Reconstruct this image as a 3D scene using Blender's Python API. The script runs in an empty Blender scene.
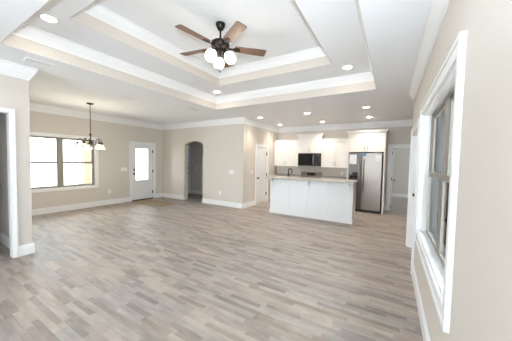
import bpy, bmesh, math, random
from mathutils import Vector, Matrix
random.seed(4)
S = bpy.context.scene
COL = S.collection
PI = math.pi

# ------------------------------------------------------------------ camera
YAW, PITCH, ROLL, FPX = 0.535643085, -0.0421949702, 0.0199856873, 228.287252
CAM = Vector((0, 0, 1.455))
cd = bpy.data.cameras.new('camera'); cam = bpy.data.objects.new('camera', cd); COL.objects.link(cam)
cd.sensor_fit = 'HORIZONTAL'; cd.sensor_width = 36; cd.lens = FPX / 512 * 36
cd.clip_start = 0.02; cd.clip_end = 300
fw = Vector((-math.sin(YAW) * math.cos(PITCH), math.cos(YAW) * math.cos(PITCH), math.sin(PITCH)))
rt = Vector((math.cos(YAW), math.sin(YAW), 0)); up = rt.cross(fw)
r2 = rt * math.cos(ROLL) + up * math.sin(ROLL); u2 = -rt * math.sin(ROLL) + up * math.cos(ROLL)
M3 = Matrix((r2, u2, -fw)).transposed()
cam.matrix_world = Matrix.Translation(CAM) @ M3.to_4x4()
S.camera = cam

# ------------------------------------------------------------------ world, exposure
w = bpy.data.worlds.new('sky'); S.world = w; w.use_nodes = True
bg = w.node_tree.nodes['Background']
bg.inputs[0].default_value = (0.84, 0.93, 1.0, 1); bg.inputs[1].default_value = 8.0
S.view_settings.view_transform = 'Standard'; S.view_settings.look = 'None'
S.view_settings.exposure = 0.33; S.view_settings.gamma = 1.0; S.view_settings.use_curve_mapping = False

def lamp(name, kind, loc, energy, color=(1, 1, 1), size=0.1, rot=None, shape='DISK'):
    l = bpy.data.lights.new(name, kind); l.energy = energy; l.color = color
    if kind == 'AREA': l.shape = shape; l.size = size
    else: l.shadow_soft_size = size
    o = bpy.data.objects.new(name, l); COL.objects.link(o); o.location = loc
    if rot: o.rotation_euler = rot
    return o
# the photographer's flash on top of the camera (it throws the thin shadows beside the fan and tray edges)
fl = lamp('camera_flash', 'SPOT', (0.02, -0.03, 1.735), 270, (0.78, 0.89, 1.0), 0.03)
fl.data.spot_size = math.radians(140); fl.data.spot_blend = 1.0
fl.rotation_euler = (Matrix.Rotation(math.radians(14), 3, 'Z') @ M3 @ Matrix.Rotation(math.radians(38), 3, 'X')).to_euler()

# ------------------------------------------------------------------ materials
def nodes(m):
    m.use_nodes = True; nt = m.node_tree
    return nt, nt.nodes['Principled BSDF']
def mat(name, col, rough=0.5, metal=0.0, bump=0.0, bscale=60, var=0.0, vscale=3.0, spec=0.5):
    m = bpy.data.materials.new(name); nt, b = nodes(m)
    b.inputs['Base Color'].default_value = (*col, 1); b.inputs['Roughness'].default_value = rough
    b.inputs['Metallic'].default_value = metal; b.inputs['Specular IOR Level'].default_value = spec
    tc = nt.nodes.new('ShaderNodeTexCoord')
    n = nt.nodes.new('ShaderNodeTexNoise'); n.inputs['Scale'].default_value = vscale; n.inputs['Detail'].default_value = 4
    nt.links.new(tc.outputs['Object'], n.inputs['Vector'])
    mx = nt.nodes.new('ShaderNodeMix'); mx.data_type = 'RGBA'
    v = max(var, 0.012)
    mx.inputs[6].default_value = (*[c * (1 - v) for c in col], 1); mx.inputs[7].default_value = (*[min(1, c * (1 + v)) for c in col], 1)
    nt.links.new(n.outputs['Fac'], mx.inputs[0]); nt.links.new(mx.outputs[2], b.inputs['Base Color'])
    if bump:
        nb = nt.nodes.new('ShaderNodeTexNoise'); nb.inputs['Scale'].default_value = bscale
        nt.links.new(tc.outputs['Object'], nb.inputs['Vector'])
        bp = nt.nodes.new('ShaderNodeBump'); bp.inputs['Strength'].default_value = bump; bp.inputs['Distance'].default_value = 0.004
        nt.links.new(nb.outputs['Fac'], bp.inputs['Height']); nt.links.new(bp.outputs['Normal'], b.inputs['Normal'])
    return m
def emis(name, col, strength):
    m = bpy.data.materials.new(name); nt, b = nodes(m)
    b.inputs['Base Color'].default_value = (0.9, 0.9, 0.88, 1); b.inputs['Roughness'].default_value = 0.3
    b.inputs['Emission Color'].default_value = (*col, 1); b.inputs['Emission Strength'].default_value = strength
    return m
def glass(name, tint=(0.97, 0.99, 0.98), refl=1.0):
    m = bpy.data.materials.new(name); m.use_nodes = True; nt = m.node_tree
    for n in list(nt.nodes): nt.nodes.remove(n)
    out = nt.nodes.new('ShaderNodeOutputMaterial'); mx = nt.nodes.new('ShaderNodeMixShader')
    t = nt.nodes.new('ShaderNodeBsdfTransparent'); t.inputs[0].default_value = (*tint, 1)
    g = nt.nodes.new('ShaderNodeBsdfGlossy'); g.inputs['Roughness'].default_value = 0.02
    fr = nt.nodes.new('ShaderNodeFresnel'); fr.inputs[0].default_value = 1.15
    nt.links.new(fr.outputs[0], mx.inputs[0]); nt.links.new(t.outputs[0], mx.inputs[1]); nt.links.new(g.outputs[0], mx.inputs[2])
    nt.links.new(mx.outputs[0], out.inputs[0])
    return m
def floor_mat():
    m = bpy.data.materials.new('greige_wood_plank_floor'); nt, b = nodes(m); L = nt.links.new
    def math_(op, a, c=None):
        n = nt.nodes.new('ShaderNodeMath'); n.operation = op
        for i, v in enumerate((a, c)):
            if v is None: continue
            if isinstance(v, (int, float)): n.inputs[i].default_value = v
            else: L(v, n.inputs[i])
        return n.outputs[0]
    tc = nt.nodes.new('ShaderNodeTexCoord'); sp = nt.nodes.new('ShaderNodeSeparateXYZ'); L(tc.outputs['Object'], sp.inputs[0])
    X, Y = sp.outputs[0], sp.outputs[1]
    def layer(width, length, seed):
        row = math_('FLOOR', math_('DIVIDE', Y, width))
        wn = nt.nodes.new('ShaderNodeTexWhiteNoise'); wn.noise_dimensions = '2D'
        cv = nt.nodes.new('ShaderNodeCombineXYZ'); L(row, cv.inputs[0]); cv.inputs[1].default_value = seed
        L(cv.outputs[0], wn.inputs['Vector'])
        xs = math_('ADD', math_('DIVIDE', X, length), math_('MULTIPLY', wn.outputs['Value'], 13.7))
        colm = math_('FLOOR', xs)
        c2 = nt.nodes.new('ShaderNodeCombineXYZ'); L(row, c2.inputs[0]); L(colm, c2.inputs[1]); c2.inputs[2].default_value = seed + .5
        w2 = nt.nodes.new('ShaderNodeTexWhiteNoise'); w2.noise_dimensions = '3D'; L(c2.outputs[0], w2.inputs['Vector'])
        fy = math_('FRACT', math_('DIVIDE', Y, width)); fx = math_('FRACT', xs)
        ey = math_('MULTIPLY', math_('MINIMUM', fy, math_('SUBTRACT', 1.0, fy)), width)
        ex = math_('MULTIPLY', math_('MINIMUM', fx, math_('SUBTRACT', 1.0, fx)), length)
        return w2.outputs['Value'], math_('MINIMUM', ex, ey), w2.outputs['Color']
    v1, e1, c1 = layer(0.052, 0.36, 3.0)
    v2, e2, c2 = layer(0.144, 1.1, 9.0)
    mp = nt.nodes.new('ShaderNodeMapping'); mp.inputs['Scale'].default_value = (3.0, 38, 1); L(tc.outputs['Object'], mp.inputs[0])
    ad = nt.nodes.new('ShaderNodeVectorMath'); ad.operation = 'MULTIPLY_ADD'; L(c1, ad.inputs[0]); ad.inputs[1].default_value = (9, 9, 9); L(mp.outputs[0], ad.inputs[2])
    gr = nt.nodes.new('ShaderNodeTexNoise'); gr.inputs['Scale'].default_value = 1.0; gr.inputs['Detail'].default_value = 6; gr.inputs['Roughness'].default_value = 0.65
    L(ad.outputs[0], gr.inputs['Vector'])
    mp2 = nt.nodes.new('ShaderNodeMapping'); mp2.inputs['Scale'].default_value = (4.0, 12, 1); L(tc.outputs['Object'], mp2.inputs[0])
    ad2 = nt.nodes.new('ShaderNodeVectorMath'); ad2.operation = 'MULTIPLY_ADD'; L(c1, ad2.inputs[0]); ad2.inputs[1].default_value = (7, 5, 3); L(mp2.outputs[0], ad2.inputs[2])
    bl = nt.nodes.new('ShaderNodeTexNoise'); bl.inputs['Scale'].default_value = 1.0; bl.inputs['Detail'].default_value = 3
    L(ad2.outputs[0], bl.inputs['Vector'])
    t = math_('ADD', math_('MULTIPLY', math_('SUBTRACT', 1.0, math_('POWER', v1, 1.8)), 0.34), math_('MULTIPLY', v2, 0.10))
    t = math_('ADD', t, math_('MULTIPLY', gr.outputs['Fac'], 0.40))
    t = math_('ADD', t, math_('MULTIPLY', bl.outputs['Fac'], 0.56))
    t = math_('SUBTRACT', t, 0.19)
    cr = nt.nodes.new('ShaderNodeValToRGB'); L(t, cr.inputs[0])
    e = cr.color_ramp.elements
    e[0].position = 0.08; e[0].color = (0.16, 0.14, 0.127, 1)
    e[1].position = 0.92; e[1].color = (0.52, 0.472, 0.436, 1)
    for p, c in ((0.3, (0.245, 0.214, 0.194)), (0.5, (0.33, 0.29, 0.265)), (0.7, (0.41, 0.366, 0.336))):
        q = e.new(p); q.color = (*c, 1)
    # a warm/cool tint per stave
    mxt = nt.nodes.new('ShaderNodeMix'); mxt.data_type = 'RGBA'; mxt.blend_type = 'MULTIPLY'; mxt.inputs[0].default_value = 1.0
    tr = nt.nodes.new('ShaderNodeValToRGB'); L(v2, tr.inputs[0])
    tr.color_ramp.elements[0].color = (0.99, 1.0, 1.01, 1); tr.color_ramp.elements[1].color = (1.06, 0.99, 0.92, 1)
    L(cr.outputs[0], mxt.inputs[6]); L(tr.outputs[0], mxt.inputs[7])
    seam = math_('MINIMUM', math_('DIVIDE', e2, 0.003), 1.0)
    mx = nt.nodes.new('ShaderNodeMix'); mx.data_type = 'RGBA'
    mx.inputs[6].default_value = (0.20, 0.17, 0.15, 1); L(mxt.outputs[2], mx.inputs[7]); L(math_('ADD', math_('MULTIPLY', seam, 0.6), 0.4), mx.inputs[0])
    L(mx.outputs[2], b.inputs['Base Color'])
    L(math_('ADD', math_('MULTIPLY', gr.outputs['Fac'], 0.18), 0.42), b.inputs['Roughness'])
    b.inputs['Specular IOR Level'].default_value = 0.45
    bp = nt.nodes.new('ShaderNodeBump'); bp.inputs['Strength'].default_value = 0.12; bp.inputs['Distance'].default_value = 0.002
    L(gr.outputs['Fac'], bp.inputs['Height']); L(bp.outputs['Normal'], b.inputs['Normal'])
    return m
def brushed(name, col, rough):
    m = bpy.data.materials.new(name); nt, b = nodes(m)
    tc = nt.nodes.new('ShaderNodeTexCoord'); mp = nt.nodes.new('ShaderNodeMapping'); mp.inputs['Scale'].default_value = (2, 2, 300)
    nt.links.new(tc.outputs['Object'], mp.inputs[0])
    n = nt.nodes.new('ShaderNodeTexNoise'); n.inputs['Scale'].default_value = 1.0; nt.links.new(mp.outputs[0], n.inputs['Vector'])
    r = nt.nodes.new('ShaderNodeMapRange'); r.inputs[3].default_value = rough - .06; r.inputs[4].default_value = rough + .06
    nt.links.new(n.outputs['Fac'], r.inputs[0]); nt.links.new(r.outputs[0], b.inputs['Roughness'])
    b.inputs['Base Color'].default_value = (*col, 1); b.inputs['Metallic'].default_value = 0.92
    return m
def speckle(name, c0, c1, scale):
    m = bpy.data.materials.new(name); nt, b = nodes(m)
    tc = nt.nodes.new('ShaderNodeTexCoord'); n = nt.nodes.new('ShaderNodeTexNoise'); n.inputs['Scale'].default_value = scale; n.inputs['Detail'].default_value = 8
    nt.links.new(tc.outputs['Object'], n.inputs['Vector'])
    cr = nt.nodes.new('ShaderNodeValToRGB'); cr.color_ramp.elements[0].position = .38; cr.color_ramp.elements[1].position = .62
    cr.color_ramp.elements[0].color = (*c0, 1); cr.color_ramp.elements[1].color = (*c1, 1)
    nt.links.new(n.outputs['Fac'], cr.inputs[0]); nt.links.new(cr.outputs[0], b.inputs['Base Color'])
    b.inputs['Roughness'].default_value = 0.25
    return m
def wood(name, c0, c1, scale=(3, 60, 3)):
    m = bpy.data.materials.new(name); nt, b = nodes(m)
    tc = nt.nodes.new('ShaderNodeTexCoord'); mp = nt.nodes.new('ShaderNodeMapping'); mp.inputs['Scale'].default_value = scale
    nt.links.new(tc.outputs['Generated'], mp.inputs[0])
    n = nt.nodes.new('ShaderNodeTexNoise'); n.inputs['Scale'].default_value = 1; n.inputs['Detail'].default_value = 5
    nt.links.new(mp.outputs[0], n.inputs['Vector'])
    cr = nt.nodes.new('ShaderNodeValToRGB'); cr.color_ramp.elements[0].color = (*c0, 1); cr.color_ramp.elements[1].color = (*c1, 1)
    cr.color_ramp.elements[0].position = .3; cr.color_ramp.elements[1].position = .7
    nt.links.new(n.outputs['Fac'], cr.inputs[0]); nt.links.new(cr.outputs[0], b.inputs['Base Color']); b.inputs['Roughness'].default_value = .4
    return m
def brick_mat(name, c0, c1, mortar):
    m = bpy.data.materials.new(name); nt, b = nodes(m)
    tc = nt.nodes.new('ShaderNodeTexCoord'); mp = nt.nodes.new('ShaderNodeMapping'); mp.inputs['Rotation'].default_value = (PI / 2, 0, 0)
    nt.links.new(tc.outputs['Object'], mp.inputs[0])
    br = nt.nodes.new('ShaderNodeTexBrick'); br.inputs['Scale'].default_value = 4.5
    br.inputs['Color1'].default_value = (*c0, 1); br.inputs['Color2'].default_value = (*c1, 1); br.inputs['Mortar'].default_value = (*mortar, 1)
    nt.links.new(mp.outputs[0], br.inputs['Vector']); nt.links.new(br.outputs['Color'], b.inputs['Base Color']); b.inputs['Roughness'].default_value = .85
    return m
WALL = mat('warm_beige_wall_paint', (0.655, 0.605, 0.545), 0.75, bump=.08, bscale=150, var=.012)
CEIL = mat('flat_white_ceiling_paint', (0.88, 0.895, 0.915), 0.9, bump=.1, bscale=200)
TRIM = mat('white_semi_gloss_trim_paint', (0.84, 0.84, 0.84), 0.38)
DOORM = mat('white_door_paint', (0.82, 0.82, 0.82), 0.35)
CAB = mat('off_white_cabinet_paint', (0.83, 0.80, 0.76), 0.4)
ISL = mat('white_island_paint', (0.82, 0.83, 0.84), 0.4)
FLOOR = floor_mat()
BLACK = mat('matte_black_metal', (0.015, 0.014, 0.013), 0.4, 0.6)
BRONZE = mat('dark_bronze_metal', (0.035, 0.028, 0.024), 0.35, 0.7)
NICKEL = mat('brushed_nickel', (0.45, 0.43, 0.40), 0.35, 1.0)
STEEL = brushed('stainless_steel', (0.27, 0.24, 0.215), 0.34)
STEEL2 = brushed('darker_stainless_steel', (0.135, 0.122, 0.112), 0.42)
BLKGL = mat('black_appliance_glass', (0.006, 0.006, 0.007), 0.07)
BLKPL = mat('black_plastic', (0.02, 0.02, 0.02), 0.5)
DGREY = mat('dark_grey_appliance_side', (0.08, 0.08, 0.085), 0.5)
GRAN = speckle('speckled_granite', (0.28, 0.265, 0.24), (0.58, 0.56, 0.52), 70)
BLADE = wood('walnut_blade_wood', (0.12, 0.072, 0.050), (0.23, 0.145, 0.10))
TAUPE = mat('taupe_vinyl_window_frame', (0.27, 0.245, 0.215), 0.45)
PLATE = mat('white_plastic_plate', (0.85, 0.84, 0.82), 0.35)
PAPER = mat('white_paper', (0.85, 0.86, 0.87), 0.7)
BLUEP = mat('blue_sticker', (0.10, 0.22, 0.38), 0.5)
RUG = mat('tan_woven_jute', (0.33, 0.255, 0.17), 0.95, bump=.6, bscale=220, var=.16, vscale=60)
GLASS = glass('clear_window_glass')
FROST = emis('lit_frosted_glass', (1.0, 0.93, 0.82), 3.2)
CHGL = emis('softly_lit_white_glass', (1.0, 0.93, 0.80), 0.25)
LED = emis('lit_downlight_lens', (1.0, 0.92, 0.82), 50.0)
CONC = mat('pale_concrete', (0.66, 0.61, 0.50), 0.9, var=.06)
LAWN = mat('lawn_green', (0.20, 0.27, 0.12), 0.95, var=.25, vscale=8)
STUC = mat('tan_porch_stucco', (0.36, 0.29, 0.21), 0.85, var=.04)
SIDING = mat('added_exterior_white', (0.78, 0.80, 0.80), 0.6)
BRICK = brick_mat('invented_dark_brick', (0.13, 0.115, 0.10), (0.19, 0.165, 0.145), (0.26, 0.25, 0.23))
SLOT = mat('painted_vent_shade', (0.12, 0.12, 0.12), 0.8)

# ------------------------------------------------------------------ mesh helpers
def V(*a): return Vector(a)
def bx(bm, x0, x1, y0, y1, z0, z1, bev=0.0):
    x0, x1 = min(x0, x1), max(x0, x1); y0, y1 = min(y0, y1), max(y0, y1); z0, z1 = min(z0, z1), max(z0, z1)
    vs = [bm.verts.new((x, y, z)) for x in (x0, x1) for y in (y0, y1) for z in (z0, z1)]
    fs = [bm.faces.new([vs[i] for i in q]) for q in ((0, 1, 3, 2), (4, 6, 7, 5), (0, 4, 5, 1), (2, 3, 7, 6), (0, 2, 6, 4), (1, 5, 7, 3))]
    if bev > 0:
        es = list({e for f in fs for e in f.edges})
        bmesh.ops.bevel(bm, geom=es, offset=bev, segments=2, affect='EDGES')
    return bm
def frame_of(d):
    d = d.normalized(); a = V(0, 0, 1) if abs(d.z) < .9 else V(1, 0, 0)
    u = d.cross(a).normalized(); return u, d.cross(u)
def tube(bm, pts, rad, seg=10, cap=True):
    pts = [Vector(p) for p in pts]; rads = rad if isinstance(rad, (list, tuple)) else [rad] * len(pts)
    rings = []; u = None
    for i, p in enumerate(pts):
        d = (pts[min(i + 1, len(pts) - 1)] - pts[max(i - 1, 0)]).normalized()
        if u is None: u, v = frame_of(d)
        else:
            u = (u - d * u.dot(d)).normalized(); v = d.cross(u)
        rings.append([bm.verts.new(p + (u * math.cos(t) + v * math.sin(t)) * rads[i]) for t in [2 * PI * k / seg for k in range(seg)]])
    for a, b in zip(rings, rings[1:]):
        for k in range(seg): bm.faces.new((a[k], a[(k + 1) % seg], b[(k + 1) % seg], b[k]))
    if cap: bm.faces.new(rings[0][::-1]); bm.faces.new(rings[-1])
    return bm
def lathe(bm, prof, c, axis=V(0, 0, 1), seg=24, cap=True):
    c = Vector(c); axis = Vector(axis).normalized(); u, v = frame_of(axis); rings = []
    for r, h in prof:
        rings.append([bm.verts.new(c + axis * h + (u * math.cos(t) + v * math.sin(t)) * max(r, 1e-4)) for t in [2 * PI * k / seg for k in range(seg)]])
    for a, b in zip(rings, rings[1:]):
        for k in range(seg): bm.faces.new((a[k], a[(k + 1) % seg], b[(k + 1) % seg], b[k]))
    if cap: bm.faces.new(rings[0][::-1]); bm.faces.new(rings[-1])
    return bm
def prism(bm, pts0, vec):
    a = [bm.verts.new(p) for p in pts0]; b = [bm.verts.new(Vector(p) + Vector(vec)) for p in pts0]; n = len(a)
    bm.faces.new(a); bm.faces.new(b[::-1])
    for i in range(n): bm.faces.new((a[i], b[i], b[(i + 1) % n], a[(i + 1) % n]))
    return bm
def NB(): return bmesh.new()
def obj(name, bm, m, parent=None, smooth=None, label=None):
    bmesh.ops.recalc_face_normals(bm, faces=bm.faces[:])
    if parent is not None:
        bmesh.ops.translate(bm, verts=bm.verts[:], vec=-parent_world(parent))
    me = bpy.data.meshes.new(name); bm.to_mesh(me); bm.free(); me.materials.append(m)
    if smooth:
        for p in me.polygons: p.use_smooth = True
        me.set_sharp_from_angle(angle=math.radians(40))
    o = bpy.data.objects.new(name, me); COL.objects.link(o)
    if parent is not None: o.parent = parent
    if label: o['label'] = label
    return o
def parent_world(p):
    v = Vector(p.location)
    while p.parent: p = p.parent; v += Vector(p.location)
    return v
def centre(o):
    """move a top-level mesh's origin to the middle of its base"""
    vs = o.data.vertices; c = Vector((sum(v.co.x for v in vs) / len(vs), sum(v.co.y for v in vs) / len(vs), min(v.co.z for v in vs)))
    o.data.transform(Matrix.Translation(-c)); o.location = o.location + c
    return o
def thing(name, label, cat, loc=(0, 0, 0), group=None):
    o = bpy.data.objects.new(name, None); COL.objects.link(o); o.location = loc; o.empty_display_size = .1
    o['label'] = label; o['category'] = cat
    if group: o['group'] = group
    return o
def tag(o, label, cat, group=None):
    o['label'] = label; o['category'] = cat
    if group: o['group'] = group
    return o
def struct(name, bm, m, label=None, smooth=None):
    o = obj(name, bm, m, None, smooth); o['kind'] = 'structure'
    if label: o['label'] = label
    return o
def sroot(name, loc, label=None):
    o = bpy.data.objects.new(name, None); COL.objects.link(o); o.location = loc; o['kind'] = 'structure'; o.empty_display_size = .1
    if label: o['label'] = label
    return o
def dup(root, loc, label):
    r = root.copy(); COL.objects.link(r); r.location = loc; r['label'] = label
    for ch in list(root.children):
        c = ch.copy(); COL.objects.link(c); c.parent = r
        for g in list(ch.children):
            d = g.copy(); COL.objects.link(d); d.parent = c
    return r

# ------------------------------------------------------------------ room dimensions
XL, XR, YA, XP, YK = -7.54, 0.297, 5.70, -3.835, 8.07
H, H1, H2 = 2.74, 3.033, 3.32
XN = -4.60          # near left wall plane
YN = 1.205          # its end
YB = -4.0          # where the modelled room starts behind the camera
YE, XK = 4.93, 1.35  # end of the right wall, kitchen recess
TO = (-3.90, -0.281, 0.785, 4.51)    # outer tray x0,x1,y0,y1
TI = (-3.215, -0.886, 1.195, 3.82)   # inner tray

# floor
struct('floor', bx(NB(), XL - .2, 3.4, YB, 12.4, -0.12, 0.0), FLOOR, 'greige wood-look plank floor')
# ceiling, three levels
FE = .005
def grow(t): return (t[0] - FE, t[1] + FE, t[2] - FE, t[3] + FE)
def ring(bm, o, i, z0, z1):
    bx(bm, o[0], o[1], o[2], i[2], z0, z1); bx(bm, o[0], o[1], i[3], o[3], z0, z1)
    bx(bm, o[0], i[0], i[2], i[3], z0, z1); bx(bm, i[1], o[1], i[2], i[3], z0, z1)
c = NB(); ring(c, (XL - .2, XK + .15, YB, YK + .15), grow(TO), H, H + .08)
struct('ceiling', c, CEIL, 'flat white ceiling around the tray')
c = NB(); ring(c, grow(TO), grow(TI), H1, H1 + .06)
struct('ceiling_tray_step', c, CEIL, 'white middle step of the tray ceiling')
c = NB(); bx(c, TI[0] - .05, TI[1] + .05, TI[2] - .05, TI[3] + .05, H2, H2 + .06)
struct('ceiling_tray_top', c, CEIL, 'white top of the tray ceiling')
def fascia(t, z0, z1):
    b = NB(); e = FE - .0005
    bx(b, t[0] - e, t[0], t[2] - e, t[3] + e, z0, z1); bx(b, t[1], t[1] + e, t[2] - e, t[3] + e, z0, z1)
    bx(b, t[0], t[1], t[2] - e, t[2], z0, z1); bx(b, t[0], t[1], t[3], t[3] + e, z0, z1); return b
struct('trim_1', fascia(TO, H, H1 - .0005), WALL, 'beige lower face of the tray ceiling')
struct('trim_2', fascia(TI, H1, H2 - .0005), WALL, 'beige upper face of the tray ceiling')

# crown moulding
def crown_profile(drop, proj):
    return [(0, 0), (proj, 0), (proj, -.12 * drop), (proj * .86, -.17 * drop), (proj * .80, -.30 * drop), (proj * .52, -.58 * drop),
            (proj * .30, -.74 * drop), (proj * .27, -.82 * drop), (proj * .16, -.84 * drop), (proj * .14, -drop), (0, -drop)]
def crown(bm, p0, p1, n, ztop, drop=.18, proj=.08, m0=0, m1=0):
    """m=+1 mitre for an inside corner, -1 outside corner, 0 square"""
    p0 = V(*p0, 0); p1 = V(*p1, 0); d = (p1 - p0).normalized(); n = V(*n, 0)
    pr = crown_profile(drop, proj)
    A = [bm.verts.new(p0 + n * u + d * (u * m0) + V(0, 0, ztop + z)) for u, z in pr]
    B = [bm.verts.new(p1 + n * u - d * (u * m1) + V(0, 0, ztop + z)) for u, z in pr]
    k = len(pr); bm.faces.new(A); bm.faces.new(B[::-1])
    for i in range(k): bm.faces.new((A[i], B[i], B[(i + 1) % k], A[(i + 1) % k]))
def crown_loop(t, z, drop, proj):
    b = NB(); x0, x1, y0, y1 = t
    crown(b, (x0, y0), (x0, y1), (1, 0), z, drop, proj, 1, 1); crown(b, (x1, y0), (x1, y1), (-1, 0), z, drop, proj, 1, 1)
    crown(b, (x0, y0), (x1, y0), (0, 1), z, drop, proj, 1, 1); crown(b, (x0, y1), (x1, y1), (0, -1), z, drop, proj, 1, 1)
    return b
struct('trim_3', crown_loop(TO, H1 - .001, .145, .085), TRIM, 'white crown moulding of the lower tray step')
struct('trim_4', crown_loop(TI, H2 - .001, .14, .085), TRIM, 'white crown moulding of the upper tray step')
ZC = H - .001
def crown_run(name, label, *runs):
    b = NB()
    for r in runs: crown(b, r[0], r[1], r[2], ZC, m0=r[3], m1=r[4])
    struct(name, b, TRIM, label)
crown_run('trim_5', 'white crown moulding above the dining window and front door', ((XL, YN), (XL, YA), (1, 0), 1, 1))
crown_run('trim_6', 'white crown moulding above the arched opening', ((XL, YA), (XP, YA), (0, -1), 1, -1))
crown_run('trim_7', 'white crown moulding above the pantry door', ((XP, YA), (XP, YK), (1, 0), -1, 1))
crown_run('trim_8', 'white crown moulding above the kitchen wall', ((XP, YK), (XK, YK), (0, -1), 1, 0))
crown_run('trim_9', 'white crown moulding along the right wall', ((XR, YB), (XR, YE), (-1, 0), 0, -1), ((XR, YE), (XK, YE), (0, 1), -1, 0))
crown_run('trim_10', 'white crown moulding on the near left wall end', ((XN, YB), (XN, YN), (1, 0), 0, -1), ((XN, YN), (XL, YN), (0, 1), -1, 1))

# walls with openings: wall in plane x=const or y=const
def wall(name, axis, pos, thick, a0, a1, z0, z1, holes, label=None, m=WALL):
    """pos: room face, thick signed away from the room; holes (a0,a1,z0,z1)"""
    b = NB(); lo, hi = min(pos, pos + thick), max(pos, pos + thick)
    def put(s0, s1, q0, q1):
        if s1 - s0 < 1e-4 or q1 - q0 < 1e-4: return
        if axis == 'x': bx(b, lo, hi, s0, s1, q0, q1)
        else: bx(b, s0, s1, lo, hi, q0, q1)
    cur = a0
    for h in sorted(holes):
        put(cur, h[0], z0, z1); put(h[0], h[1], z0, h[2]); put(h[0], h[1], h[3], z1); cur = h[1]
    put(cur, a1, z0, z1)
    return struct(name, b, m, label)
DW = (1.745, 3.385, 0.632, 1.985)      # dining window opening (y0,y1,z0,z1)
FD = (4.49, 5.285, 0.0, 1.935)         # front door opening
RW = (1.625, 3.315, 0.655, 2.035)      # right window opening
PD = (3.675, 4.775, 0.0, 1.95)         # patio door opening
PN = (6.50, 7.21, 0.0, 1.93)           # pantry door
KD = (-0.02, 0.80, 0.0, 1.94)          # kitchen doorway
ND = (-0.02, 0.998, 0.0, 2.06)          # near left doorway
wall('wall_left', 'x', XL, -.14, YB, YA + 1.6, 0, H, [DW, FD], 'beige dining room wall with the window and front door')
wall('wall_right', 'x', XR, .15, YB, YE, 0, H, [RW, PD], 'beige right-hand wall with the tall window')
wall('wall_pantry', 'x', XP, -.12, YA + .14, YK, 0, H, [PN], 'beige wall with the white pantry door')
wall('wall_kitchen', 'y', YK, .14, XP - 1.2, 3.5, 0, H, [KD], 'beige kitchen back wall')
wall('wall_near_left', 'x', XN, -.12, YB, YN, 0, H, [ND], 'beige wall end beside the near left doorway')
wall('wall_hall', 'y', YN, -.12, XL, XN - .12, 0, H, [], 'wall between the dining room and the near left room')
BKW = [(-4.3, -2.6, .1, 2.4), (-1.9, -.2, .1, 2.4)]  # unseen openings, added to let fill light in from behind
wall('wall_back', 'y', YB, -.14, XN, XR + .15, 0, H, BKW, 'wall behind the camera with two tall openings added for fill light')
wall('wall_hall_back', 'y', YB, -.1, XL, XN, 0, H, [], 'back wall of the near left room')
wall('wall_recess', 'x', XK, .14, YE, YK, 0, H, [], 'side wall of the kitchen recess')
b = NB(); bx(b, XR + .15, 0.78, YE - .15, YE, 0, H)
struct('wall_recess_front', b, SIDING, 'invented white siding that makes the far right window pane bright')  # siding made up to give the far pane its bright glare
b = NB(); bx(b, 0.78, XK + .14, YE - .15, YE, 0, H)
struct('wall_recess_dark', b, BRICK, 'invented dark brick that makes the near right window pane dark')  # brick made up to give the near pane its dark tone
# arch wall with the segmental arched opening
AX0, AX1, ASP, ATOP, AT = -6.355, -5.470, 1.965, 2.095, .16
b = NB()
bx(b, XL, AX0, YA, YA + AT, 0, H); bx(b, AX1, XP, YA, YA + AT, 0, H)
half = (AX1 - AX0) / 2; rise = ATOP - ASP; R_ = (half * half + rise * rise) / (2 * rise); cxa = (AX0 + AX1) / 2; cza = ATOP - R_
N = 20; arc = []
for i in range(N + 1):
    x = AX0 + (AX1 - AX0) * i / N
    z = cza + math.sqrt(R_ * R_ - (x - cxa) ** 2)
    arc.append((x, z))
for (x0, z0), (x1, z1) in zip(arc, arc[1:]):
    prism(b, [(x0, YA, z0), (x1, YA, z1), (x1, YA, H), (x0, YA, H)], (0, AT, 0))
bmesh.ops.remove_doubles(b, verts=b.verts[:], dist=1e-5)
struct('wall_arch', b, WALL, 'beige wall with the arched opening')
# hall behind the arch
HY = 7.02
wall('wall_hall_arch_left', 'x', -7.42, -.1, YA + AT, HY, 0, H, [], 'left wall of the dim hall behind the arch')
wall('wall_hall_arch_right', 'x', -4.1, .1, YA + AT, HY, 0, H, [], 'right wall of the dim hall behind the arch')
wall('wall_hall_arch_back', 'y', HY, .1, -7.53, -4.0, 0, H, [], 'far wall of the dim hall behind the arch')
# far room beyond the kitchen doorway
wall('wall_far_room', 'y', 11.7, .1, -1.2, 3.4, 0, H, [], 'beige wall of the room beyond the kitchen doorway')
wall('wall_far_room_right', 'x', 3.4, .1, YK + .14, 11.7, 0, H, [(9.1, 10.8, .8, 2.1)], 'right wall of the room beyond the kitchen')  # the opening is added out of view to light this room
wall('wall_far_room_left', 'x', -1.2, -.1, YK + .14, 11.7, 0, H, [], 'left wall of the room beyond the kitchen')
b = NB(); bx(b, -1.3, 3.4, YK + .15, 11.8, H, H + .08); struct('ceiling_far_room', b, CEIL, 'ceiling of the room beyond the kitchen doorway')

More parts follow.
